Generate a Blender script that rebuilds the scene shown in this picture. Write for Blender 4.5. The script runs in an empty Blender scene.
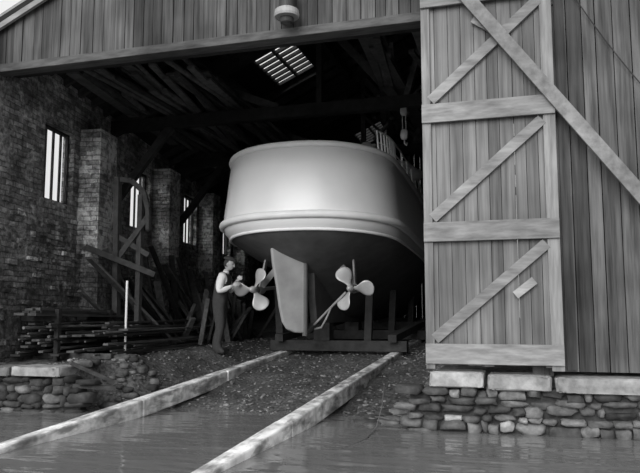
import bpy, bmesh, math, random
from mathutils import Vector, Matrix, noise as mn
random.seed(7)
scene=bpy.context.scene
scene.view_settings.view_transform='Standard'
COL=scene.collection
R=random.random
def U(a,b): return a+(b-a)*R()

# ------------------------------------------------------------ materials
def g(v): return (v,v,v,1)
class NT:
    def __init__(s,m):
        m.use_nodes=True; s.t=m.node_tree; s.n=s.t.nodes; s.l=s.t.links
        s.b=s.n['Principled BSDF']
    def new(s,t,**k):
        n=s.n.new(t)
        for a,v in k.items(): setattr(n,a,v)
        return n
    def link(s,a,b): s.l.new(a,b)
    def math(s,op,a,b=None,c=None):
        n=s.new('ShaderNodeMath',operation=op)
        for i,v in enumerate((a,b,c)):
            if v is None: continue
            if isinstance(v,(int,float)): n.inputs[i].default_value=v
            else: s.link(v,n.inputs[i])
        return n.outputs[0]
    def noise(s,scale,detail=6,vec=(1,1,1),rough=.6):
        tc=s.new('ShaderNodeTexCoord'); mp=s.new('ShaderNodeMapping')
        mp.inputs['Scale'].default_value=vec
        s.link(tc.outputs['Object'],mp.inputs['Vector'])
        n=s.new('ShaderNodeTexNoise'); n.inputs['Scale'].default_value=scale
        n.inputs['Detail'].default_value=detail; n.inputs['Roughness'].default_value=rough
        s.link(mp.outputs[0],n.inputs['Vector']); return n.outputs['Fac']
    def mr(s,v,a,b,c,d):
        n=s.new('ShaderNodeMapRange'); s.link(v,n.inputs[0])
        for i,x in enumerate((a,b,c,d)): n.inputs[i+1].default_value=x
        return n.outputs[0]
def mat(name,base,var=.4,vec=(1,1,1),scale=6,rough=.85,tone=True,bump=.3,stain=.35,spec=.3,metal=0,stscale=.7,lo=.3,hi=.7):
    m=bpy.data.materials.new(name); t=NT(m)
    n1=t.noise(scale,8,vec)
    v=t.mr(n1,lo,hi,base*(1-var),base*(1+var))
    if stain:
        n2=t.noise(stscale,3); v=t.math('MULTIPLY',v,t.mr(n2,.3,.7,1-stain,1+stain))
    if tone:
        a=t.new('ShaderNodeAttribute',attribute_name='tone'); v=t.math('MULTIPLY',v,a.outputs['Fac'])
    t.link(v,t.b.inputs['Base Color'])
    t.b.inputs['Roughness'].default_value=rough
    t.b.inputs['Specular IOR Level'].default_value=spec
    t.b.inputs['Metallic'].default_value=metal
    if bump:
        b=t.new('ShaderNodeBump'); b.inputs['Strength'].default_value=bump; b.inputs['Distance'].default_value=.02
        t.link(n1,b.inputs['Height']); t.link(b.outputs[0],t.b.inputs['Normal'])
    return m
W_facade=mat('weathered_boards',.080,.6,(14,14,.6),1.5,stain=.45)
W_door=mat('door_boards',.175,.40,(16,16,.5),1.5,stain=.28)
W_doorrail=mat('door_rails',.24,.38,(2,10,10),1.5,stain=.3)
W_doorstile=mat('door_stiles',.24,.38,(14,14,1),1.5,stain=.25)
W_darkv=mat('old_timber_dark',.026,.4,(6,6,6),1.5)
W_timber=mat('stacked_timber',.065,.5,(10,1,10),1.5)
W_rail=mat('slip_rail_timber',.52,.5,(3,.9,3),2.6,stain=.5,stscale=3.5,lo=.38,hi=.55)
W_white=mat('painted_pole',.75,.2,(5,5,5),1.5)
M_stone=mat('rubble_stone',.17,.5,(1,1,1),9,stain=.35,bump=.8,stscale=2)
M_mortar=mat('rubble_core',.05,.5,(1,1,1),12,stain=.2,bump=.8)
M_cap=mat('capstone',.36,.45,(1,1,1),7,stain=.25,bump=.7)
M_ground=mat('slip_gravel',.085,.8,(1,1,1),22,tone=False,bump=.9,stain=.5,stscale=1.6)
M_pebble=mat('pebbles',.17,.4,(1,1,1),12,stain=.2)
M_hull=mat('hull_paint',.80,.03,(1,1,1),2,rough=.30,tone=False,bump=0,stain=.04,spec=.55)
M_rub=mat('rubbing_strake_paint',.82,.05,(1,1,1),4,rough=.4,tone=False,bump=0,stain=.05)
M_bott=mat('bottom_paint',.11,.2,(1,1,1),4,rough=.6,tone=False,bump=.05,stain=.2)
M_rudder=mat('rudder_paint',.33,.15,(1,1,1),3,rough=.5,tone=False,bump=.05,stain=.25)
M_bronze=mat('propeller_bronze',.48,.15,(1,1,1),5,rough=.42,tone=False,bump=.03,stain=.1,metal=.25)
M_iron=mat('iron',.05,.3,(1,1,1),8,rough=.6,tone=False,bump=.1,metal=.4)
M_deck=mat('deck_planks',.2,.3,(12,1,1),2,tone=False)
M_house=mat('deckhouse_paint',.60,.12,(1,1,1),4,rough=.5,tone=False,bump=.05,stain=.2)
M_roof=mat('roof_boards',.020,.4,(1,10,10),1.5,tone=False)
M_rope=mat('rope',.12,.2,(1,1,1),30,tone=False)
M_skin=mat('skin',.42,.08,(1,1,1),20,rough=.6,tone=False,bump=.02,stain=.05)
M_shirt=mat('shirt_cloth',.72,.06,(1,1,1),12,rough=.9,tone=False,bump=.1,stain=.08)
M_vest=mat('waistcoat_cloth',.045,.2,(1,1,1),30,rough=.95,tone=False,bump=.1,stain=.1)
M_trous=mat('trouser_cloth',.05,.2,(1,1,1),30,rough=.95,tone=False,bump=.1,stain=.2)
M_boot=mat('boot_leather',.035,.2,(1,1,1),20,rough=.5,tone=False)
M_hair=mat('hair',.04,.2,(1,1,1),40,tone=False)
M_enamel=mat('enamel_lamp',.35,.15,(1,1,1),10,rough=.4,tone=False,bump=.02)
M_dark=mat('dark_enamel',.05,.15,(1,1,1),10,rough=.5,tone=False,bump=.02)

def glassmat():
    m=bpy.data.materials.new('window_glass'); t=NT(m)
    t.b.inputs['Base Color'].default_value=g(.95); t.b.inputs['Roughness'].default_value=.0
    t.b.inputs['Transmission Weight'].default_value=1; t.b.inputs['IOR'].default_value=1.01
    return m
M_glass=glassmat()

def brickmat(name,k,rough_mix=1.6,lowdark=.42):
    m=bpy.data.materials.new(name); t=NT(m)
    tc=t.new('ShaderNodeTexCoord'); sp=t.new('ShaderNodeSeparateXYZ'); t.link(tc.outputs['Object'],sp.inputs[0])
    cb=t.new('ShaderNodeCombineXYZ')
    t.link(t.math('ADD',sp.outputs[0],sp.outputs[1]),cb.inputs[0]); t.link(sp.outputs[2],cb.inputs[1])
    nz=t.new('ShaderNodeTexNoise'); nz.inputs['Scale'].default_value=5; t.link(tc.outputs['Object'],nz.inputs['Vector'])
    add=t.new('ShaderNodeVectorMath',operation='MULTIPLY_ADD'); t.link(nz.outputs['Color'],add.inputs[0])
    add.inputs[1].default_value=(.055,.055,0); t.link(cb.outputs[0],add.inputs[2])
    br=t.new('ShaderNodeTexBrick'); t.link(add.outputs[0],br.inputs['Vector'])
    br.inputs['Scale'].default_value=1; br.inputs['Brick Width'].default_value=.24; br.inputs['Row Height'].default_value=.085
    br.inputs['Mortar Size'].default_value=.009; br.inputs['Mortar Smooth'].default_value=.5
    br.inputs['Color1'].default_value=g(.12*k); br.inputs['Color2'].default_value=g(.38*k); br.inputs['Mortar'].default_value=g(.11*k)
    n1=t.noise(9,8); n2=t.noise(1.3,5); n3=t.noise(26,6)
    # crumbling render / limewash patches that hide the bond
    patch=t.mr(t.noise(1.9,7,(1,1,1.2)),.50,.56,0,1)
    mix=t.new('ShaderNodeMix',data_type='FLOAT'); t.link(patch,mix.inputs[0]); t.link(br.outputs['Color'],mix.inputs[2])
    t.link(t.mr(n1,.3,.7,.14*k,.42*k),mix.inputs[3])
    v=t.math('MULTIPLY',mix.outputs[0],t.mr(n1,.3,.7,.35,1.65))
    v=t.math('MULTIPLY',v,t.mr(n2,.35,.65,.40,rough_mix))
    v=t.math('MULTIPLY',v,t.mr(n3,.3,.7,.7,1.3))
    v=t.math('MULTIPLY',v,t.mr(sp.outputs[2],1.6,3.1,lowdark,1.0))   # masonry gets darker low down
    v=t.math('MINIMUM',v,.78)
    t.link(v,t.b.inputs['Base Color']); t.b.inputs['Roughness'].default_value=.9
    b=t.new('ShaderNodeBump'); b.inputs['Strength'].default_value=1; b.inputs['Distance'].default_value=.05
    h=t.math('ADD',t.math('MULTIPLY',br.outputs['Fac'],-.5),t.math('MULTIPLY',n1,2.0)); t.link(h,b.inputs['Height']); t.link(b.outputs[0],t.b.inputs['Normal'])
    return m
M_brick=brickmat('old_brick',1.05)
M_brickp=brickmat('limewashed_lit_brick',2.6,1.3)  # limewashed piers, brightened further so the colour carries the light on them
def watermat():
    m=bpy.data.materials.new('harbour_water'); t=NT(m)
    t.b.inputs['Base Color'].default_value=g(.18); t.b.inputs['Roughness'].default_value=.05
    t.b.inputs['IOR'].default_value=1.34; t.b.inputs['Specular IOR Level'].default_value=.6
    n1=t.noise(1.0,2,(.8,2.4,1)); n2=t.noise(1.0,3,(4,9,1))
    h=t.math('ADD',n1,t.math('MULTIPLY',n2,.10))
    b=t.new('ShaderNodeBump'); b.inputs['Strength'].default_value=.22; b.inputs['Distance'].default_value=.10
    t.link(h,b.inputs['Height']); t.link(b.outputs[0],t.b.inputs['Normal'])
    return m
M_water=watermat()

# ------------------------------------------------------------ mesh builder
_ico={}
def ico(s):
    if s not in _ico:
        bm=bmesh.new(); bmesh.ops.create_icosphere(bm,subdivisions=s,radius=1)
        _ico[s]=([v.co.copy() for v in bm.verts],[[v.index for v in f.verts] for f in bm.faces]); bm.free()
    return _ico[s]
class MB:
    def __init__(s): s.v=[];s.f=[];s.t=[];s.m=[]
    def add(s,vs,fs,tone=1,mi=0):
        o=len(s.v); s.v+=[Vector(p) for p in vs]; s.f+=[[i+o for i in f] for f in fs]
        s.t+=[tone]*len(vs); s.m+=[mi]*len(fs)
    def prism(s,quad_a,quad_b,tone=1,mi=0):
        n=len(quad_a); vs=list(quad_a)+list(quad_b)
        fs=[list(range(n))[::-1],list(range(n,2*n))]+[[i,(i+1)%n,(i+1)%n+n,i+n] for i in range(n)]
        s.add(vs,fs,tone,mi)
    def box(s,lo,hi,tone=1,mi=0,M=None):
        x0,y0,z0=lo;x1,y1,z1=hi
        a=[(x0,y0,z0),(x1,y0,z0),(x1,y1,z0),(x0,y1,z0)]; b=[(x0,y0,z1),(x1,y0,z1),(x1,y1,z1),(x0,y1,z1)]
        if M: a=[M@Vector(p) for p in a]; b=[M@Vector(p) for p in b]
        s.prism(a,b,tone,mi)
    def beam(s,p,q,w,h,tone=1,mi=0,up=(0,0,1)):
        p=Vector(p);q=Vector(q);d=(q-p).normalized();u=Vector(up)
        if abs(d.dot(u))>.95: u=Vector((0,1,0))
        r=d.cross(u).normalized();u=r.cross(d)
        o=[r*w/2*a+u*h/2*b for a,b in((-1,-1),(1,-1),(1,1),(-1,1))]
        s.prism([p+k for k in o],[q+k for k in o],tone,mi)
    def tube(s,pts,r,n=10,tone=1,mi=0,cap=True,rv=None):
        pts=[Vector(p) for p in pts]; vs=[];fs=[]
        for i,p in enumerate(pts):
            d=(pts[min(i+1,len(pts)-1)]-pts[max(i-1,0)]).normalized()
            u=Vector((0,0,1)) if abs(d.z)<.9 else Vector((0,1,0))
            a=d.cross(u).normalized();b=a.cross(d); rr=r if not hasattr(r,'__len__') else r[i]
            for k in range(n):
                th=2*math.pi*k/n; vs.append(p+(a*math.cos(th)+b*math.sin(th)*(rv or 1))*rr)
        for i in range(len(pts)-1):
            for k in range(n): fs.append([i*n+k,i*n+(k+1)%n,(i+1)*n+(k+1)%n,(i+1)*n+k])
        if cap: fs+= [list(range(n)),list(range((len(pts)-1)*n,len(pts)*n))[::-1]]
        s.add(vs,fs,tone,mi)
    def rock(s,c,sz,sub=1,tone=1,mi=0,boxy=1.,jit=.12,rot=None):
        V,F=ico(sub); M=Matrix.Rotation(U(0,6.28) if rot is None else rot,3,'Z')
        off=Vector((U(0,50),U(0,50),U(0,50))); out=[]
        for p in V:
            q=Vector([math.copysign(abs(k)**boxy,k) for k in p]); q*=1+jit*2*mn.noise(p*1.5+off)
            q=M@Vector((q.x*sz[0],q.y*sz[1],q.z*sz[2])); out.append(q+Vector(c))
        s.add(out,F,tone,mi)
    def build(s,name,mats,parent=None,smooth=False,bevel=0,loc=None,rotz=0):
        me=bpy.data.meshes.new(name); me.from_pydata([tuple(v) for v in s.v],[],s.f)
        for m in mats: me.materials.append(m)
        me.polygons.foreach_set('material_index',s.m)
        at=me.attributes.new('tone','FLOAT','POINT'); at.data.foreach_set('value',s.t)
        bm=bmesh.new(); bm.from_mesh(me); bmesh.ops.recalc_face_normals(bm,faces=bm.faces); bm.to_mesh(me); bm.free()
        if smooth: me.polygons.foreach_set('use_smooth',[True]*len(me.polygons))
        ob=bpy.data.objects.new(name,me); COL.objects.link(ob)
        if loc: ob.location=loc
        ob.rotation_euler[2]=rotz
        if bevel:
            b=ob.modifiers.new('bev','BEVEL'); b.width=bevel; b.segments=2; b.limit_method='ANGLE'
        if parent: ob.parent=parent
        return ob
def empty(name,loc=(0,0,0)):
    e=bpy.data.objects.new(name,None); COL.objects.link(e); e.location=loc; return e

# ------------------------------------------------------------ key dimensions
FY=8.15; LINT=4.88
XL=-7.4; XR=6.2; XM=-.6
def roofz(x): return 5.45+.45*(x-XL) if x<XM else 5.45+.45*(XM-XL)-.45*(x-XM)
BACK=24.0
def railz(y): return .03+.066*(y-5.15)
WD=Vector((-.139,.9903,0))
WANG=math.atan2(WD.y,WD.x)
def wallx(y): return XL-.1404*(y-FY)

# ------------------------------------------------------------ front wall
mb=MB(); x=XL-.15
while x<XR+.1:
    w=U(.13,.2); x1=x+w-.01; z0=LINT+.02
    if x>.12: z0=.66
    y0=FY-U(.0,.018); t=U(.65,1.35)
    if R()<.12: t*=.55
    if R()<.1: t*=1.4
    if x>.2: t*=1.25
    a=[(x,y0-.03,z0),(x1,y0-.03,z0),(x1,y0,z0),(x,y0,z0)]
    b=[(x,y0-.03,roofz(x)),(x1,y0-.03,roofz(x1)),(x1,y0,roofz(x1)),(x,y0,roofz(x))]
    mb.prism(a,b,t); x+=w
for xx in [.3,1.5,2.7,3.9,5.1,6.1]: mb.box((xx,FY+.01,.66),(xx+.12,FY+.13,roofz(xx)-.05),.5)
for zz in [1.2,2.6,4.0]: mb.box((.15,FY+.01,zz),(XR,FY+.1,zz+.12),.5)
for xx in [.34]: mb.box((xx,FY-.09,.68),(xx+.10,FY-.035,5.9),.7)
mb.build('wall_front',[W_facade])
mb=MB(); mb.box((XL-.2,FY-.06,LINT-.09),(.35,FY+.16,LINT+.03),1.15); mb.box((XL-.2,FY+.0,LINT-.02),(.35,FY+.3,LINT+.3),.4)
mb.build('trim_1',[mat('lintel_timber',.085,.45,(2,10,10),1.5)],bevel=.01)
mb=MB()
mb.beam((XL-.75,FY-.12,roofz(XL-.75)+.02),(XM,FY-.12,roofz(XM)+.02),.05,.2,1)
mb.beam((XR+.6,FY-.12,roofz(XR+.6)+.02),(XM,FY-.12,roofz(XM)+.02),.05,.2,1)
mb.build('trim_2',[mat('bargeboard',.30,.25,(2,10,10),1.5)])
mb=MB(); mb.box((-.02,FY+.02,.6),(.2,FY+.24,5.4),1); mb.build('trim_3',[W_facade])
# ------------------------------------------------------------ roof with skylights
def holes_grid(us,vs,holes):
    out=[]
    us=sorted(set(us)|{h[0] for h in holes}|{h[1] for h in holes}); vs=sorted(set(vs)|{h[2] for h in holes}|{h[3] for h in holes})
    for i in range(len(us)-1):
        for j in range(len(vs)-1):
            cu=(us[i]+us[i+1])/2; cv=(vs[j]+vs[j+1])/2
            if any(h[0]<cu<h[1] and h[2]<cv<h[3] for h in holes): continue
            out.append((us[i],us[i+1],vs[j],vs[j+1]))
    return out
SK=[(-5.3,-4.45,12.75,14.35),(-4.9,-4.0,19.4,21.0)]
mb=MB()
EV=-6.2
for (a,b,c,d) in holes_grid([EV,XM],[FY-.15,BACK+.2],SK):
    lo=[(a,c,roofz(a)),(b,c,roofz(b)),(b,d,roofz(b)),(a,d,roofz(a))]; mb.prism(lo,[(p[0],p[1],p[2]+.08) for p in lo])
c,d=FY-.15,BACK+.2; e0=wallx(c)-.6; e1=wallx(d)-.6
lo=[(e0,c,roofz(e0)),(EV,c,roofz(EV)),(EV,d,roofz(EV)),(e1,d,roofz(e1))]; mb.prism(lo,[(p[0],p[1],p[2]+.08) for p in lo])
a,b,c,d=XM,XR+.6,FY-.15,BACK+.2
lo=[(a,c,roofz(a)),(b,c,roofz(b)),(b,d,roofz(b)),(a,d,roofz(a))]; mb.prism(lo,[(p[0],p[1],p[2]+.08) for p in lo])
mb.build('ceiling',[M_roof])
for k,(a,b,c,d) in enumerate(SK):
    e=MB(); n=7
    for i in range(n+1):
        yy=c+(d-c)*i/n; e.beam((a,yy,roofz(a)+.03),(b,yy,roofz(b)+.03),.06,.07)
    for i in range(3):
        xx=a+(b-a)*i/2; e.beam((xx,c,roofz(xx)+.03),(xx,d,roofz(xx)+.03),.05,.07)
    e.build('skylight',[W_darkv])
# roof frame
mb=MB()
yy=FY+.35
while yy<BACK:
    if not(12.6<yy<14.4 or 19.3<yy<21.1):
        xw=wallx(yy); mb.beam((xw,yy,roofz(xw)-.07),(XM,yy,roofz(XM)-.07),.07,.13,U(.6,2.4))
    mb.beam((XR,yy,roofz(XR)-.07),(XM,yy,roofz(XM)-.07),.07,.13,U(.6,1.3)); yy+=.5
for xx in [-7.0,-5.75,-3.9,-2.1]:
    mb.beam((xx,FY+.1,roofz(xx)-.22),(xx,BACK,roofz(xx)-.22),.12,.18,U(.7,1.8))
for xx in [1,3,5]: mb.beam((xx,FY+.1,roofz(xx)-.22),(xx,BACK,roofz(xx)-.22),.12,.18,.8)
for k,ty in enumerate([8.55,11.9,15.4,18.4,21.6]):
    xl=wallx(ty)
    mb.beam((xl,ty,5.0),(XR,ty,5.0),.18,.22,U(.6,1.))
    mb.beam((xl,ty,roofz(xl)-.3),(XM,ty,roofz(XM)-.35),.16,.22,1)
    mb.beam((XR,ty,roofz(XR)-.3),(XM,ty,roofz(XM)-.35),.16,.22,1)
    mb.beam((XM,ty,5.0),(XM,ty,roofz(XM)-.3),.16,.16,1.2)
    for xa,xb in [(-2.2,-3.6),(-1.0,-2.4),(1.0,2.2),(-4.4,-5.9),(-2.0,-1.2)]:
        mb.beam((xa,ty,5.1),(xb,ty,roofz(xb)-.4),.1,.14,U(1,3.4))
    mb.beam((-3.6,ty,roofz(-3.6)-.4),(-3.6,ty,5.1),.1,.12,U(.8,2.4))
    mb.beam((-6.0,ty,roofz(-6.0)-.4),(-6.0,ty,5.1),.1,.12,U(.8,2.4))
for ty in (11.9,15.4,18.4):
    xl=wallx(ty); mb.beam((xl+.12,ty,3.5),(xl+1.3,ty,4.92),.12,.14,1.3)
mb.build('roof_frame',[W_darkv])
mb=MB()
for i in range(40):
    x0=U(-7.2,-5.0); dx=U(-1.2,.1); z=5.14+U(0,.28); y0=U(8.8,11)
    if i%2: mb.beam((x0,y0,z),(x0+dx,y0+U(4,7),z+U(-.02,.05)),U(.1,.22),.04,U(.8,4))
    else: mb.tube([(x0,y0,z),(x0+dx,y0+U(4,7),z)],U(.03,.06),8,U(.8,4))
for i in range(20):
    x0=U(-2.4,-.5); mb.beam((x0,U(9.2,10.5),5.2+U(0,.2)),(x0+U(-1.0,.6),U(14,17),5.25+U(0,.3)),U(.06,.18),.05,U(.8,4))
for i in range(14):
    x0=U(-3.4,-1.0); mb.beam((x0,U(13,17),5.1+U(0,.2)),(x0+U(-1.6,1.6),U(14,18),6.0+U(0,.5)),U(.05,.1),.06,U(1,5))
mb.build('stored_spars',[W_darkv])
# block and tackle hanging from a tie beam
mb=MB()
for (x,y) in ((-2.05,11.9),(-5.7,15.4)):
    mb.tube([(x-.03,y,4.9),(x-.03,y,4.45)],.010,6); mb.tube([(x+.03,y,4.9),(x+.03,y,4.45)],.010,6)
    mb.rock((x,y,4.85),(.07,.05,.10),2,1,0,.7,0,0); mb.rock((x,y,4.42),(.07,.05,.10),2,1,0,.7,0,0)
    mb.tube([(x,y,4.34),(x,y,4.26),(x+.04,y,4.22),(x+.05,y,4.27)],.012,6)
mb.build('rope_tackle',[M_rudder],smooth=True)

# ------------------------------------------------------------ left wall
LW=16.0
wins=[(1.33,2.30,3.18,4.46),(4.70,5.75,3.14,4.43),(8.0,9.0,3.14,4.43),(11.4,12.3,3.14,4.3)]
mb=MB()
for (a,b,c,d) in holes_grid([-.25,LW],[.0,4.5],wins):
    mb.box((a,0,c),(b,.22,d))
def wtop(s): return min(5.6,roofz(XL-.139*s))
for i in range(16):
    a=-.25+(LW-0+.25)*i/16; b=-.25+(LW+.25)*(i+1)/16
    mb.prism([(a,0,4.5),(b,0,4.5),(b,.22,4.5),(a,.22,4.5)],[(a,0,max(4.51,wtop(a))),(b,0,max(4.51,wtop(b))),(b,.22,max(4.51,wtop(b)-.1)),(a,.22,max(4.51,wtop(a)-.1))])
for s0 in [2.5,5.95,9.2,12.6]:
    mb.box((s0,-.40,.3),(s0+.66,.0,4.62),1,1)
    mb.box((s0-.06,-.46,.3),(s0+.72,.0,2.3),1,0)
mb.box((-.25,-.12,.3),(LW,0,2.35))
for i in range(520):
    s=U(0,13); z=U(.9,3.1) if R()<.5 else U(.8,2.5); o=-.12 if z<2.35 else 0
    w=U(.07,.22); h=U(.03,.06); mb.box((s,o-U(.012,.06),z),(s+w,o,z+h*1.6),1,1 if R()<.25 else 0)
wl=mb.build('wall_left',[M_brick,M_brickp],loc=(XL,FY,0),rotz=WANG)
for k,(a,b,c,d) in enumerate(wins):
    e=MB()
    for xx in (a+.02,b-.02): e.box((xx-.02,.10,c),(xx+.02,.16,d),1)
    for j in (1,2,3): 
        xx=a+(b-a)*j/4; e.box((xx-.014,.11,c),(xx+.014,.15,d),1)
    e.box((a,.10,c),(b,.18,c+.04),1); e.box((a,.10,d-.04),(b,.18,d),1)
    e.box((a+.02,.128,c+.02),(b-.02,.132,d-.02),1,1)
    e.build('window_%d'%(k+1),[W_darkv,M_glass],loc=(XL,FY,0),rotz=WANG)
mb=MB(); x=-10
while x<XR: w=.2; mb.box((x,BACK,.6),(x+w-.008,BACK+.04,max(roofz(x),4)),U(.6,1.3)); x+=w
mb.build('wall_back',[W_darkv])
mb=MB(); y=FY
while y<BACK: w=.2; mb.box((XR,y,.4),(XR+.04,y+w-.008,roofz(XR)),U(.6,1.3)); y+=w
mb.build('wall_right',[W_facade])

# ------------------------------------------------------------ sliding door
DX0,DX1,DZ0=-1.155,.31,.67; DZ1=5.22; DY=7.98
door=empty('door_1',(DX0,DY,DZ0))
def dpar(o): o.parent=door; o.matrix_parent_inverse=Matrix.Translation((-DX0,-DY,-DZ0)); return o
mb=MB(); x=DX0+.02
while x<DX1-.02:
    w=min(U(.12,.155),DX1-.01-x); mb.box((x,DY,DZ0+.03+U(0,.03)),(x+w-.006,DY+.03,DZ1),U(.75,1.25)); x+=w
dpar(mb.build('boards',[W_door]))
mb=MB()
mb.box((DX0,DY-.05,DZ0),(DX0+.10,DY,DZ1),.9,0); mb.box((DX1-.13,DY-.05,DZ0),(DX1,DY,DZ1),1.15,0)
dpar(mb.build('stiles',[W_doorstile],bevel=.006))
mb=MB(); RZ=[.84,2.2,3.58,4.97]
for i,z in enumerate(RZ): mb.box((DX0+.0,DY-.085,z-.11),(DX1+.0,DY-.052,z+.11),[1.3,1.05,1.1,1][i])
dpar(mb.build('rails',[W_doorrail],bevel=.006))
mb=MB()
for i in range(3):
    mb.beam((DX0+.10,DY-.03,RZ[i]+.16),(DX1-.14,DY-.03,RZ[i+1]-.16),.05,.12,1.1,up=(0,0,1))
dpar(mb.build('braces',[W_doorrail],bevel=.005))
mb=MB(); Mp=Matrix.Translation((-.07,DY-.05,1.56))@Matrix.Rotation(math.radians(-38),4,'Y')
mb.box((-.13,-.012,-.045),(.13,.012,.045),1.5,0,Mp)
Mp=Matrix.Translation((-.45,DY-.05,4.6))@Matrix.Rotation(math.radians(35),4,'Y'); mb.box((-.12,-.012,-.05),(.12,.012,.05),1.2,0,Mp)
dpar(mb.build('patch_boards',[W_doorrail]))
mb=MB(); mb.box((-1.4,FY-.12,5.24),(2.6,FY-.04,5.32),1); mb.build('door_track',[M_iron])
mb=MB(); mb.beam((-1.35,7.86,5.93),(2.45,7.86,.68),.045,.15,1.15); mb.build('diagonal_plank',[mat('plank_pale',.22,.35,(6,6,6),1.5)],bevel=.004)
mb=MB(); pts=[]
for i in range(13):
    t=i/12; pts.append((.35+1.3*t,8.06,5.25-2.1*t-.12*math.sin(math.pi*t)))
mb.tube(pts,.007,6); mb.build('cable',[M_iron])

lamp=empty('wall_lamp',(-2.82,7.98,5.0))
def lpar(o): o.parent=lamp; o.matrix_parent_inverse=Matrix.Translation((2.82,-7.98,-5.0)); return o
def lathe(mb,c,prof,n=24,tone=1,mi=0):
    vs=[];fs=[]
    for r,z in prof:
        for k in range(n): th=2*math.pi*k/n; vs.append((c[0]+r*math.cos(th),c[1]+r*math.sin(th),c[2]+z))
    for i in range(len(prof)-1):
        for k in range(n): fs.append([i*n+k,i*n+(k+1)%n,(i+1)*n+(k+1)%n,(i+1)*n+k])
    fs+=[list(range(n)),list(range((len(prof)-1)*n,len(prof)*n))]
    mb.add(vs,fs,tone,mi)
mb=MB(); c=(-2.82,7.9,4.96)
lathe(mb,c,[(.085,.36),(.095,.34),(.095,.12),(.11,.10)],mi=1)
lathe(mb,c,[(.10,.12),(.15,.09),(.158,.03),(.15,.0),(.08,-.005)],mi=0)
lathe(mb,c,[(.085,.0),(.09,-.03),(.08,-.07),(.05,-.09)],mi=1)
mb.box((-2.88,7.98,5.1),(-2.76,8.12,5.3),1,1)
lpar(mb.build('lamp_body',[M_enamel,M_dark],smooth=False,bevel=.003))

# ------------------------------------------------------------ ground
def sst(a,b,x): t=max(0,min(1,(x-a)/(b-a))); return t*t*(3-2*t)
def slip(y):
    if y<8.9: return (y-8.9)*.12
    if y<12: return .13*(y-8.9)
    return .403+.066*(y-12)
def gz(x,y,n=True):
    s=slip(y)
    side=.58+.02*(y-8.2) if y>8.2 else .58
    side=min(side,.95)
    bl=sst(-5.15,-5.95,x) if x<-3.6 else sst(-1.75,-1.05,x)
    yb=sst(8.02,8.25,y)
    if -5.95<x<-5.1 or -2.3<x<-1.05: yb=sst(7.9,9.3,y+ (0))
    z=s*(1-bl)+max(side,s)*bl*yb+ (1-yb)*bl*(-.5)
    if n:
        z+=.04*mn.noise(Vector((x*2.2,y*2.2,0)))+.035*mn.noise(Vector((x*6,y*6,3)))+.02*mn.noise(Vector((x*17,y*17,5)))
    return z
mb=MB(); NX=190;NY=260; X0,X1,Y0,Y1=-10.2,XR,4.5,BACK+.1
vs=[];fs=[]
for j in range(NY+1):
    t=j/NY; y=Y0+(Y1-Y0)*(t**1.25)
    for i in range(NX+1):
        x=X0+(X1-X0)*i/NX; vs.append((x,y,gz(x,y)))
for j in range(NY):
    for i in range(NX): a=j*(NX+1)+i; fs.append([a,a+1,a+NX+2,a+NX+1])
mb.add(vs,fs); mb.build('floor',[M_ground],smooth=True)
mb=MB()
for i in range(3600):
    x=U(-6.6,-1.2); y=8.3+ (U(0,1)**1.6)*8
    if abs(x+4.8)<.14 or abs(x+2.54)<.14: continue
    z=gz(x,y); s=U(.008,.024)*(1.8 if R()<.06 else 1)
    if z<-.02: continue
    mb.rock((x,y,z+s*.2),(s*U(.8,1.5),s*U(.8,1.3),s*U(.4,.8)),1,U(.3,1.6))
mb.build('loose_stones',[M_pebble])
mb=MB(); mb.box((-60,8.25,.3),(-10.2,70,.5)); mb.box((XR+.05,8.25,.3),(60,70,.5)); mb.box((-10.2,BACK+.1,.3),(XR+.05,70,.5)); mb.box((-10.2,8.25,.3),(-9.7,70,.5))
mb.build('yard_ground',[M_ground])

# ------------------------------------------------------------ quay walls
def rubble(name,x0,x1,ztop,zbot,yf,dark=1):
    mb=MB(); z=ztop
    while z>zbot:
        h=U(.07,.14); x=x0-U(0,.2)
        while x<x1:
            w=U(.08,.34); hh=h*U(.75,1.15)
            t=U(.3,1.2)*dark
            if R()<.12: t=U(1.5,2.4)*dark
            mb.rock((x+w/2,yf+.12+U(-.03,.03),z-h/2+U(-.025,.025)),(w/2*.98,.15,hh/2),2,t,0,U(.38,.7),.2,rot=U(-.15,.15)); x+=w
        z-=h*.95
    mb.box((x0,yf+.07,zbot),(x1,yf+.3,ztop-.03),1,1)
    return mb.build(name,[M_stone,M_mortar],smooth=True)
rubble('quay_wall',-1.35,6.4,.47,-.35,7.92)
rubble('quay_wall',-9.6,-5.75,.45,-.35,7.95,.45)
def caps(name,lst,z0,z1,yf):
    mb=MB()
    for (a,b,t,dz) in lst:
        V,F=ico(4); cx=(a+b)/2; hw=(b-a)/2; off=Vector((U(0,50),0,0)); out=[]
        for p in V:
            q=Vector([math.copysign(abs(k)**.16,k) for k in p]); q*=1+.05*mn.noise(p*3+off)
            out.append((cx+q.x*hw,yf+.22+q.y*.24,(z0+z1)/2+dz+q.z*(z1-z0)/2+.012*mn.noise(p*7+off)))
        mb.add(out,F,t)
    return mb.build(name,[M_cap],smooth=True)
caps('capstones',[(-1.12,-.53,1.25,0),(-.49,.17,.85,-.02),(.22,1.35,.75,-.03),(1.38,2.4,.9,-.02),(2.43,3.6,.8,0),(3.62,4.8,1,0),(4.82,6.2,.9,0)],.48,.645,7.88)
caps('capstones',[(-9.6,-8.3,.5,0),(-8.27,-7.15,.45,0),(-7.12,-6.75,.45,-.02),(-6.72,-5.95,.85,-.01)],.47,.60,7.92)
mb=MB()
for i in range(130):
    x=U(-2.0,-1.05); y=U(7.9,8.9); z=gz(x,y,False)
    s=U(.03,.13); mb.rock((x,y,z+s*.2),(s*1.3,s,s*.6),2,U(.3,1.3)*(2 if R()<.1 else 1),0,.6,.2)
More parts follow.
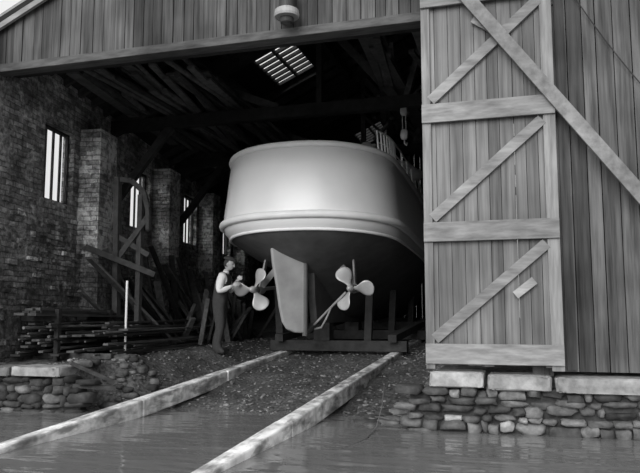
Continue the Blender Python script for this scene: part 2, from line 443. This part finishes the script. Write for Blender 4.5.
for i in range(130):
    x=U(-6.0,-5.0); y=U(7.9,9.6); s=U(.03,.10); mb.rock((x,y,gz(x,y,False)+s*.2),(s*1.3,s,s*.6),2,U(.2,.9)*(2 if R()<.1 else 1),0,.6,.2)
mb.build('tumbled_stones',[M_stone],smooth=True)
mb=MB(); mb.beam((-5.95,8.15,.63),(-5.5,8.5,.36),.12,.05,.8); mb.beam((-5.8,8.0,.35),(-5.35,8.3,.30),.1,.05,1); mb.build('offcut_planks',[W_timber])

# ------------------------------------------------------------ slip rails
for xc,ya in ((-2.54,1.5),(-4.8,1.5)):
    mb=MB(); y=ya
    while y<22:
        L=U(2.4,3.6); y2=min(22,y+L); h=.09
        dx=U(-.012,.012)
        mb.prism([(xc+dx-h,y,railz(y)-.22),(xc+dx+h,y,railz(y)-.22),(xc+dx+h,y,railz(y)),(xc+dx-h,y,railz(y))],
                 [(xc-h,y2-.01,railz(y2)-.22),(xc+h,y2-.01,railz(y2)-.22),(xc+h,y2-.01,railz(y2)),(xc-h,y2-.01,railz(y2))],U(.85,1.1))
        y=y2
    mb.build('slipway_rail',[W_rail],bevel=.02)
mb=MB(); mb.add([(-80,-90,0),(80,-90,0),(80,9.6,0),(-80,9.6,0)],[[0,1,2,3]]); mb.build('water',[M_water])

# ------------------------------------------------------------ boat
boat=empty('motor_yacht',(-4.0,12,1.0))
def bpar(o): o.parent=boat; o.matrix_parent_inverse=Matrix.Translation((4.0,-12,-1.0)); return o
XC=-3.97; BOW=23.2
LV=[(4.24,11.28,1.60,1.5),(3.88,11.23,1.63,1.5),(3.5,11.19,1.66,1.5),(3.2,11.16,1.69,1.5),(2.98,11.15,1.70,1.5),(2.86,11.17,1.69,1.55),
    (2.74,11.25,1.64,1.7),(2.60,11.42,1.54,2.1),(2.42,11.75,1.42,2.8),(2.22,12.2,1.3,3.8),(1.95,12.9,1.1,5),(1.65,13.7,.85,5.6),(1.38,14.4,.55,5.6),(1.2,14.9,.10,5.6)]
def sheer(y,z):
    k=max(0,min(1,(z-2.2)/1.9))
    d=max(0,y-11.2); s=-.085*min(d,3.0)-.055*max(0,min(d,6)-3.0)
    if d>6: s+=.012*(d-6)**2
    return s*(.45+.55*k) if z>2.3 else s*.2*max(0,z-1.2)
NA=22;NB=18
def wl_half(j):
    z,ya,b,L=LV[j]; pts=[]
    for i in range(NA+1):
        th=math.pi/2*i/NA; y=ya+L*(1-math.cos(th)); x=b*math.sin(th)**(.88 if j<7 else 1.05); pts.append((x,y))
    y0=ya+L; bow=BOW-.12*(j)
    for i in range(1,NB+1):
        t=i/NB; y=y0+(bow-y0)*t; x=b*(1+.04*math.sin(t*2.5)*(j<9))*(1-t**2.6)+.02; pts.append((x,y))
    return [(x,y,z+sheer(y,z)) for x,y in pts]
rows=[wl_half(j) for j in range(len(LV))]
mb=MB(); n=NA+NB+1; vs=[];fs=[];ms=[]
for r in rows:
    vs+=[(XC-x,y,z) for x,y,z in reversed(r)]+[(XC+x,y,z) for x,y,z in r[1:]]
m=2*n-1
for j in range(len(rows)-1):
    for i in range(m-1): a=j*m+i; fs.append([a,a+1,a+m+1,a+m]); ms.append(0 if j<6 else 1)
mb.add(vs,fs); mb.m=ms
hull=bpar(mb.build('hull',[M_hull,M_bott],smooth=True))
so=hull.modifiers.new('sol','SOLIDIFY'); so.thickness=.05; so.offset=-1
def along(j,dx=0,dz=0):
    r=rows[j]; return [Vector((XC-x-dx*(x>.02),y,z+dz)) for x,y,z in reversed(r)]+[Vector((XC+x+dx*(x>.02),y,z+dz)) for x,y,z in r[1:]]
mb=MB(); mb.tube(along(0,dz=.0),.055,10); bpar(mb.build('cap_rail',[M_rub],smooth=True))
mb=MB(); mb.tube(along(4,dx=.015),.07,10); bpar(mb.build('rubbing_strake',[M_rub],smooth=True))
mb=MB(); mb.tube(along(6,dx=.0),.028,8); bpar(mb.build('lower_moulding',[M_rub],smooth=True))
mb=MB(); r=rows[2]; vs=[];fs=[]
for x,y,z in r: vs+=[(XC-x+.03,y,z-.05),(XC+x-.03,y,z-.05)]
for i in range(len(r)-1): fs.append([2*i,2*i+1,2*i+3,2*i+2])
mb.add(vs,fs); bpar(mb.build('deck',[M_deck]))
mb=MB()
prof=[(12.75,1.12),(12.6,1.6),(12.55,2.2),(13.4,2.45),(16,2.3),(21.5,2.4),(21.0,1.28),(18,1.14)]
mb.prism([(XC-.07,y,z) for y,z in prof],[(XC+.07,y,z) for y,z in prof]); bpar(mb.build('keel',[M_bott],bevel=.02))
Mr=Matrix.Translation((XC-.02,12.2,0))@Matrix.Rotation(math.radians(-138),4,'Z')
rp=[(-.03,.95),(.18,.96),(.34,1.02),(.43,1.15),(.49,1.4),(.55,1.8),(.63,2.2),(.66,2.48),(-.03,2.56)]
mb=MB()
mb.prism([Mr@Vector((x,-.04,z)) for x,z in rp],[Mr@Vector((x,.04,z)) for x,z in rp])
bpar(mb.build('rudder',[M_rudder],bevel=.03))
mb=MB(); mb.tube([(XC,12.2,.9),(XC,12.2,2.7)],.05,12); mb.beam((XC,12.2,.95),(XC,12.9,1.14),.10,.08)
bpar(mb.build('rudder_stock',[M_bott],smooth=False))
PX=(-4.97,-3.10)
def propeller(cx,cy,cz,angs,hand,name):
    mb=MB()
    mb.tube([(cx,cy-.18,cz),(cx,cy-.15,cz),(cx,cy-.08,cz),(cx,cy+.12,cz)],[.015,.045,.065,.075],14)
    for a in angs:
        ar=math.radians(a); rad=Vector((math.cos(ar),0,math.sin(ar))); tan=Vector((-math.sin(ar),0,math.cos(ar))); ax=Vector((0,1,0))
        NR,NW=16,8; V=[]
        for side in (1,-1):
            for i in range(NR+1):
                t=i/NR; r=.05+.37*t
                w=.160*math.sqrt(max(0,1-((t-.62)/.385)**2)) if t>.62 else .045+.115*math.sin(math.pi/2*(t/.62))**2
                w=max(w,.008); pitch=math.radians(55-36*t)*hand
                for k in range(NW+1):
                    s=-1+2*k/NW; th=.018*(1-.7*t)*(1-s*s)+.002
                    d=tan*math.cos(pitch)+ax*math.sin(pitch); nn=ax*math.cos(pitch)-tan*math.sin(pitch)
                    V.append(Vector((cx,cy,cz))+rad*r+d*(w*s)+nn*(side*th))
        q=(NR+1)*(NW+1);F=[]
        for i in range(NR):
            for k in range(NW):
                a0=i*(NW+1)+k; F.append([a0,a0+1,a0+NW+2,a0+NW+1]); F.append([q+a0,q+a0+NW+1,q+a0+NW+2,q+a0+1])
        for i in range(NR):
            a0=i*(NW+1); F.append([a0,a0+NW+1,q+a0+NW+1,q+a0]); a0+=NW; F.append([a0,q+a0,q+a0+NW+1,a0+NW+1])
        a0=NR*(NW+1)
        for k in range(NW): F.append([a0+k,a0+k+1,q+a0+k+1,q+a0+k])
        mb.add(V,F)
    bpar(mb.build(name,[M_bronze],smooth=True))
propeller(PX[0],12.2,1.75,[178,66,-62],1,'propeller_port')
propeller(PX[1],12.2,1.75,[118,242,0],-1,'propeller_starboard')
mb=MB()
for cx in PX:
    mb.tube([(cx,12.3,1.75),(cx+(.15 if cx<-4 else -.15),15.2,1.98)],.035,10)
    mb.tube([(cx,12.36,1.74),(cx,12.62,1.76)],.075,12)
    s=1 if cx<XC else -1
    mb.beam((cx,12.5,1.78),(cx+s*.45,12.75,2.42),.03,.11); mb.beam((cx,12.5,1.78),(cx+s*.08,12.7,2.5),.03,.11)
mb.tube([(-3.9,12.55,1.1),(-3.5,12.3,1.42),(-3.2,12.2,1.68)],.022,8)
mb.tube([(-3.9,12.6,1.02),(-3.72,12.4,1.05),(-3.6,12.3,1.2),(-3.5,12.3,1.42)],.018,8)
bpar(mb.build('shafts_and_brackets',[M_rudder]))
mb=MB()
def house(x0,x1,y0,y1,zb,zt,inset):
    mb.prism([(x0,y0,zb),(x1,y0,zb),(x1,y1,zb),(x0,y1,zb)],[(x0+inset,y0+inset,zt),(x1-inset,y0+inset,zt),(x1-inset,y1-inset,zt),(x0+inset,y1-inset,zt)])
    mb.box((x0-.05,y0-.05,zt),(x1+.05,y1,zt+.06))
house(XC-.55,XC+1.0,13.6,16.2,3.2,4.66,.06)
house(XC-.6,XC+.95,16.6,19,3.1,4.82,.06)
bpar(mb.build('deckhouse',[M_house],bevel=.02))
mb=MB()
for yy in (13.9,14.7,15.4): mb.box((XC+.91,yy,3.95),(XC+.98,yy+.4,4.35))
for xx in (-.45,-.05,.35): mb.box((XC+xx,13.60,4.15),(XC+xx+.28,13.66,4.52))
bpar(mb.build('deckhouse_windows',[M_iron]))
mb=MB()
al=[p for p in along(0) if p.x>XC and p.y>12.0]; tops=[]
for k,p in enumerate(al):
    mb.tube([p,p+Vector((-.03,0,.40))],.018,6)
    tops.append(p+Vector((-.03,0,.40)))
mb.tube(tops,.018,6); mb.tube([p-Vector((0,0,.2)) for p in tops],.012,6)
bpar(mb.build('guard_rail',[M_rub]))
mb=MB()
for (x,y,h) in [(-3.35,12.5,.62),(-2.95,13.0,.70)]:
    mb.tube([(x,y,3.5),(x,y,3.6+h),(x,y-.06,3.72+h),(x,y-.2,3.76+h)],[.07,.07,.09,.13],12)
mb.rock((-3.55,12.6,4.15),(.42,.3,.26),2,1,0,.8,.3); mb.rock((-2.75,14.6,4.35),(.2,.6,.22),2,1,0,.7,.25)
bpar(mb.build('deck_gear',[M_house],smooth=True))
mb=MB()
for yy in (13.4,15.8,18.4):
    rz=railz(yy)
    mb.beam((-5.05,yy,rz+.11),(-2.3,yy,rz+.11),.24,.2,1.2)
    kb=1.13
    if kb-rz>.25: mb.box((XC-.16,yy-.15,rz+.21),(XC+.16,yy+.15,kb),1.3)
    for sx in (-1,1): mb.beam((XC+sx*.9,yy,rz+.2),(XC+sx*.95,yy,1.85),.14,.14,1)
for sx in(-4.8,-2.54): mb.beam((sx,13.1,railz(13.1)+.28),(sx,18.8,railz(18.8)+.28),.16,.14,1)
mb.build('launching_cradle',[W_darkv])

# ------------------------------------------------------------ left clutter
def wp(s,o,z): p=Vector((XL,FY,0))+WD*s+Vector((.9903,.139,0))*o; return (p.x,p.y,z)
mb=MB()
for i in range(95):
    lay=i%11; o=.3+U(0,1.2); s0=U(.15,.9) if o<.8 else U(.6,2.4); L=U(1.6,7.0); z=.68+lay*.045+U(0,.02)
    a=wp(s0,o,z); b=wp(s0+L,max(.2,o+U(-.35,.35)),z+U(-.05,.06))
    if R()<.45: mb.beam(a,b,U(.06,.16),.03,U(.25,1.5))
    else: mb.tube([a,b],U(.012,.022),8,U(.4,3.0))
for s in (.9,3.0,5.4): mb.beam(wp(s,.3,.66),wp(s,1.5,.66),.1,.08,.8)
mb.build('timber_stack',[W_timber])
mb=MB()
for i in range(9):
    z=1.27+.04*(i%3)+U(0,.02); o=.3+U(0,.35); mb.beam(wp(U(.1,.5),o,z),wp(U(2.6,4),o+U(-.1,.2),z+U(-.05,.03)),U(.06,.16),.035,U(.3,1.3))
for s in (.7,2.4): 
    mb.beam(wp(s,.72,.6),wp(s,.72,1.36),.07,.07,.4); mb.beam(wp(s,.14,1.22),wp(s,.75,1.22),.07,.08,.4)
mb.build('timber_rack',[W_timber])
mb=MB()
for i in range(30):
    s=U(2.9,8.2); mb.beam(wp(s,U(.8,1.5),.75),wp(s+U(-1.8,1.2),.5,U(1.5,2.7)),U(.06,.18),.04,U(.2,1.6))
mb.build('leaning_planks',[W_timber])
mb=MB()
mb.beam((-7.05,10.9,.6),(-7.12,10.9,3.75),.10,.12,2); mb.beam((-6.75,11.1,.6),(-6.75,11.1,3.45),.09,.10,2)
pts=[(-7.12,10.9,3.72),(-6.9,11,3.70),(-6.7,11.1,3.5),(-6.6,11.1,3.2),(-6.58,11.1,2.8)]
for a,b in zip(pts,pts[1:]): mb.beam(a,b,.07,.09,2)
mb.beam((-7.1,10.9,2.25),(-6.6,11.1,3.05),.07,.09,2); mb.beam((-7.2,10.85,2.75),(-6.6,11.15,2.35),.07,.09,2)
mb.beam((-7.4,10.4,2.45),(-6.5,11.2,2.0),.06,.10,2)
mb.build('timber_trestle',[W_darkv])
mb=MB(); mb.tube([(-6.20,9.85,.6),(-6.20,9.85,1.82)],.018,8); mb.build('marker_pole',[W_white])
mb=MB()
for i in range(50):
    x=U(-7.0,-6.15); y=U(12.6,16); z=.7
    mb.beam((x,y,z),(x+U(-.7,.4),y+U(-.8,.8),z+U(.1,1.3)),U(.04,.13),.05,U(.2,1.3))
mb.build('scrap_timber',[W_timber])
mb=MB(); mb.tube([(-1.75,8.5,.42),(-1.72,8.2,.2),(-1.70,7.8,.03),(-1.68,7.2,.005),(-1.78,6.6,.0),(-1.9,6.2,-.02)],.007,8); mb.build('mooring_rope',[M_rope],smooth=True)

# ------------------------------------------------------------ boatbuilder
man=empty('boatbuilder',(-5.62,12.1,gz(-5.62,12.1)-.01))
def link(name,me,parent=man):
    o=bpy.data.objects.new(name,me); COL.objects.link(o); o.parent=parent; return o
def skinmesh(verts,edges,rad,root=0,sub=2):
    me=bpy.data.meshes.new('sk'); me.from_pydata(verts,edges,[]); ob=bpy.data.objects.new('sk',me); COL.objects.link(ob)
    ob.modifiers.new('s','SKIN')
    for i,r in enumerate(rad):
        rr=r if isinstance(r,tuple) else (r,r)
        me.skin_vertices[0].data[i].radius=rr; me.skin_vertices[0].data[i].use_root=(i==root)
    sb=ob.modifiers.new('u','SUBSURF'); sb.levels=sub; sb.render_levels=sub
    dg=bpy.context.evaluated_depsgraph_get(); ev=ob.evaluated_get(dg); m2=bpy.data.meshes.new_from_object(ev)
    bpy.data.objects.remove(ob); return m2
J=[('pel',(0,0,.95),.15),('waist',(.01,0,1.10),.14),('chest',(.05,0,1.27),.165),('ctop',(.075,0,1.385),.12),('neck',(.105,0,1.475),.062),('neck2',(.13,0,1.555),.054),
 ('shR',(.08,-.18,1.385),.088),('uaR',(.065,-.24,1.26),.076),('elR',(.065,-.27,1.12),.066),('faR',(.16,-.225,1.165),.060),('wrR',(.25,-.17,1.215),.032),('paR',(.30,-.148,1.235),.028),
 ('shL',(.08,.18,1.385),.088),('uaL',(.10,.23,1.26),.076),('elL',(.13,.26,1.14),.066),('faL',(.20,.20,1.23),.058),('wrL',(.27,.14,1.32),.032),('paL',(.31,.112,1.355),.028),
 ('hiR',(0,-.09,.86),.122),('thR',(.03,-.105,.68),.110),('knR',(.05,-.11,.50),.090),('caR',(.01,-.12,.30),.086),('anR',(-.02,-.12,.11),.074),('hlR',(-.03,-.12,.05),.045),('toR',(.15,-.14,.04),.04),
 ('hiL',(0,.09,.86),.122),('thL',(0,.105,.68),.110),('knL',(-.01,.115,.50),.090),('caL',(-.07,.12,.30),.086),('anL',(-.12,.125,.11),.074),('hlL',(-.13,.125,.05),.045),('toL',(.05,.15,.04),.04)]
ix={j[0]:i for i,j in enumerate(J)}; JP={j[0]:Vector(j[1]) for j in J}
E=[]
for c in ['pel waist chest ctop neck neck2','ctop shR uaR elR faR wrR paR','ctop shL uaL elL faL wrL paL','pel hiR thR knR caR anR hlR','anR toR','pel hiL thL knL caL anL hlL','anL toL']:
    c=c.split(); E+=[(ix[a],ix[b]) for a,b in zip(c,c[1:])]
body=skinmesh([j[1] for j in J],E,[j[2] for j in J],sub=3)
for m in (M_skin,M_shirt,M_vest,M_trous,M_boot): body.materials.append(m)
def sd(p,a,b):
    a=JP[a];b=JP[b];t=max(0,min(1,(p-a).dot(b-a)/(b-a).length_squared)); return (p-a-(b-a)*t).length
for p in body.polygons:
    c=p.center; S='R' if c.y<0 else 'L'
    arm=min(sd(c,'sh'+S,'ua'+S),sd(c,'ua'+S,'el'+S),sd(c,'el'+S,'fa'+S),sd(c,'fa'+S,'wr'+S))
    if c.z<.10: k=4
    elif c.z<1.0: k=3
    elif c.z>1.50: k=0
    elif c.z>1.45 and abs(c.y)<.09: k=1
    elif c.x>.255 and c.z<1.42: k=0
    elif arm<.12 and abs(c.y)>.145: k=1
    else: k=2
    p.material_index=k; p.use_smooth=True
link('body',body)
def mk(name,pts,faces,mat_):
    me=bpy.data.meshes.new(name); me.from_pydata([tuple(p) for p in pts],[],faces); me.materials.append(mat_)
    for p in me.polygons: p.use_smooth=True
    link(name,me)
V,F=ico(5); V3,F3=ico(3)
def hand(P,fwd,side,curl,name):
    P=Vector(P);fwd=Vector(fwd).normalized();side=Vector(side); side=(side-fwd*side.dot(fwd)).normalized();cu=fwd.cross(side); 
    if cu.dot(Vector(curl))<0: cu=-cu
    curl=cu
    mk(name+'_palm',[P-fwd*.018+fwd*p.x*.05+side*p.y*.043+curl*p.z*.019 for p in V3],F3,M_skin)
    parts=[]
    for k,(off,L) in enumerate([(-.031,.078),(-.011,.090),(.010,.084),(.030,.066)]):
        b=P+side*off; pts=[b,b+fwd*L*.5+curl*.006,b+fwd*L*.85+curl*.028,b+fwd*L*.9+curl*.056]
        parts.append(skinmesh([tuple(p) for p in pts],[(0,1),(1,2),(2,3)],[.0105,.0098,.009,.0078],sub=2))
    b=P-side*.028-fwd*.03; pts=[b,b-side*.028+fwd*.02+curl*.015,b-side*.026+fwd*.05+curl*.04]
    parts.append(skinmesh([tuple(p) for p in pts],[(0,1),(1,2)],[.014,.012,.010],sub=2))
    for i,m in enumerate(parts):
        m.materials.append(M_skin)
        for p in m.polygons: p.use_smooth=True
        link(name+'_finger_%d'%(i+1),m)
hand((.345,-.125,1.255),(.9,.35,.15),(0,-.2,-1),(.3,1,0),'hand_right')
hand((.355,.085,1.385),(.9,-.35,-.15),(0,.2,1),(.3,-1,0),'hand_left')
HC=Vector((.165,0,1.635))
HT=Matrix.Translation(HC)@Matrix.Rotation(math.radians(10),4,'Y')
def ex(a,b,s): return math.exp(-((a-b)/s)**2)
def headpt(p):
    q=Vector((p.x*.096,p.y*.075,p.z*.118))
    if p.z<0:
        q.y*=1-.30*(-p.z)**1.3
        if p.x<0: q.x*=1-.35*(-p.z)**1.2
    if p.x>0:
        q.x+=.010*ex(p.z,-.75,.22)*ex(p.y,0,.45)+.006*ex(p.z,.22,.10)*ex(p.y,0,.7)
        for ey in(-.38,.38): q.x-=.013*ex(p.y,ey,.17)*ex(p.z,.04,.10)
        w=.11+.07*max(0,min(1,(.1-p.z)/.4))
        if -.34<p.z<.16: q.x+=(.006+.024*max(0,(.1-p.z))/.38)*ex(p.y,0,w)*p.x
        q.x+=.006*ex(p.z,-.44,.05)*ex(p.y,0,.28)+.006*ex(p.z,-.58,.05)*ex(p.y,0,.25)-.004*ex(p.z,-.51,.025)*ex(p.y,0,.3)
    return q
mk('head',[HT@headpt(p) for p in V],F,M_skin)
def ell(name,c,s,m_): mk(name,[HT@(Vector(c)+Vector((p.x*s[0],p.y*s[1],p.z*s[2]))) for p in V3],F3,m_)
for i,sy in enumerate((-1,1)):
    ell('ear_%d'%(i+1),(-.007,sy*.076,-.01),(.018,.010,.032),M_skin)
    ell('eye_%d'%(i+1),(.080,sy*.028,.005),(.007,.013,.007),M_hair)
    ell('brow_%d'%(i+1),(.088,sy*.030,.027),(.006,.018,.004),M_hair)
ell('mouth',(.095,0,-.058),(.006,.022,.003),M_hair)
hp=[]
for p in V:
    q=headpt(p)*1.06
    if p.x>-.05+.25*max(0,p.z) or p.z<-.45: q*=.85
    hp.append(HT@q)
mk('hair',hp,F,M_hair)
cp=[]
for p in V:
    z=p.z*.062 if p.z>0 else p.z*.018
    cp.append(HT@Vector((p.x*.128+.004,p.y*.108,z+.078-.012*p.x)))
mk('flat_cap',cp,F,M_vest)
ell('cap_peak',(.118,0,.062),(.055,.068,.008),M_vest)
man.rotation_euler[2]=math.radians(8)
man.scale=(1.03,1.03,1.03)

# ------------------------------------------------------------ light
w=bpy.data.worlds.new('World'); scene.world=w; w.use_nodes=True
nt=w.node_tree; bg=nt.nodes['Background']; 
tc=nt.nodes.new('ShaderNodeTexCoord'); sp=nt.nodes.new('ShaderNodeSeparateXYZ'); nt.links.new(tc.outputs['Generated'],sp.inputs[0])
rp_=nt.nodes.new('ShaderNodeMapRange'); nt.links.new(sp.outputs[2],rp_.inputs[0]); rp_.inputs[1].default_value=0; rp_.inputs[2].default_value=1; rp_.inputs[3].default_value=.8; rp_.inputs[4].default_value=1.0
nt.links.new(rp_.outputs[0],bg.inputs['Color']); bg.inputs['Strength'].default_value=1.0
s=bpy.data.lights.new('sun','SUN'); s.energy=2.5; s.angle=.7
so=bpy.data.objects.new('sun',s); COL.objects.link(so)
so.rotation_euler=Vector((.10,1,-.36)).to_track_quat('-Z','Y').to_euler()
# ------------------------------------------------------------ camera
cd=bpy.data.cameras.new('camera'); cam=bpy.data.objects.new('camera',cd); COL.objects.link(cam)
cd.lens=39.375; cd.sensor_width=36; cam.location=(0,0,1.25); cam.rotation_euler=(math.radians(96.52),0,math.radians(16.8))
cd.clip_end=500
scene.camera=cam
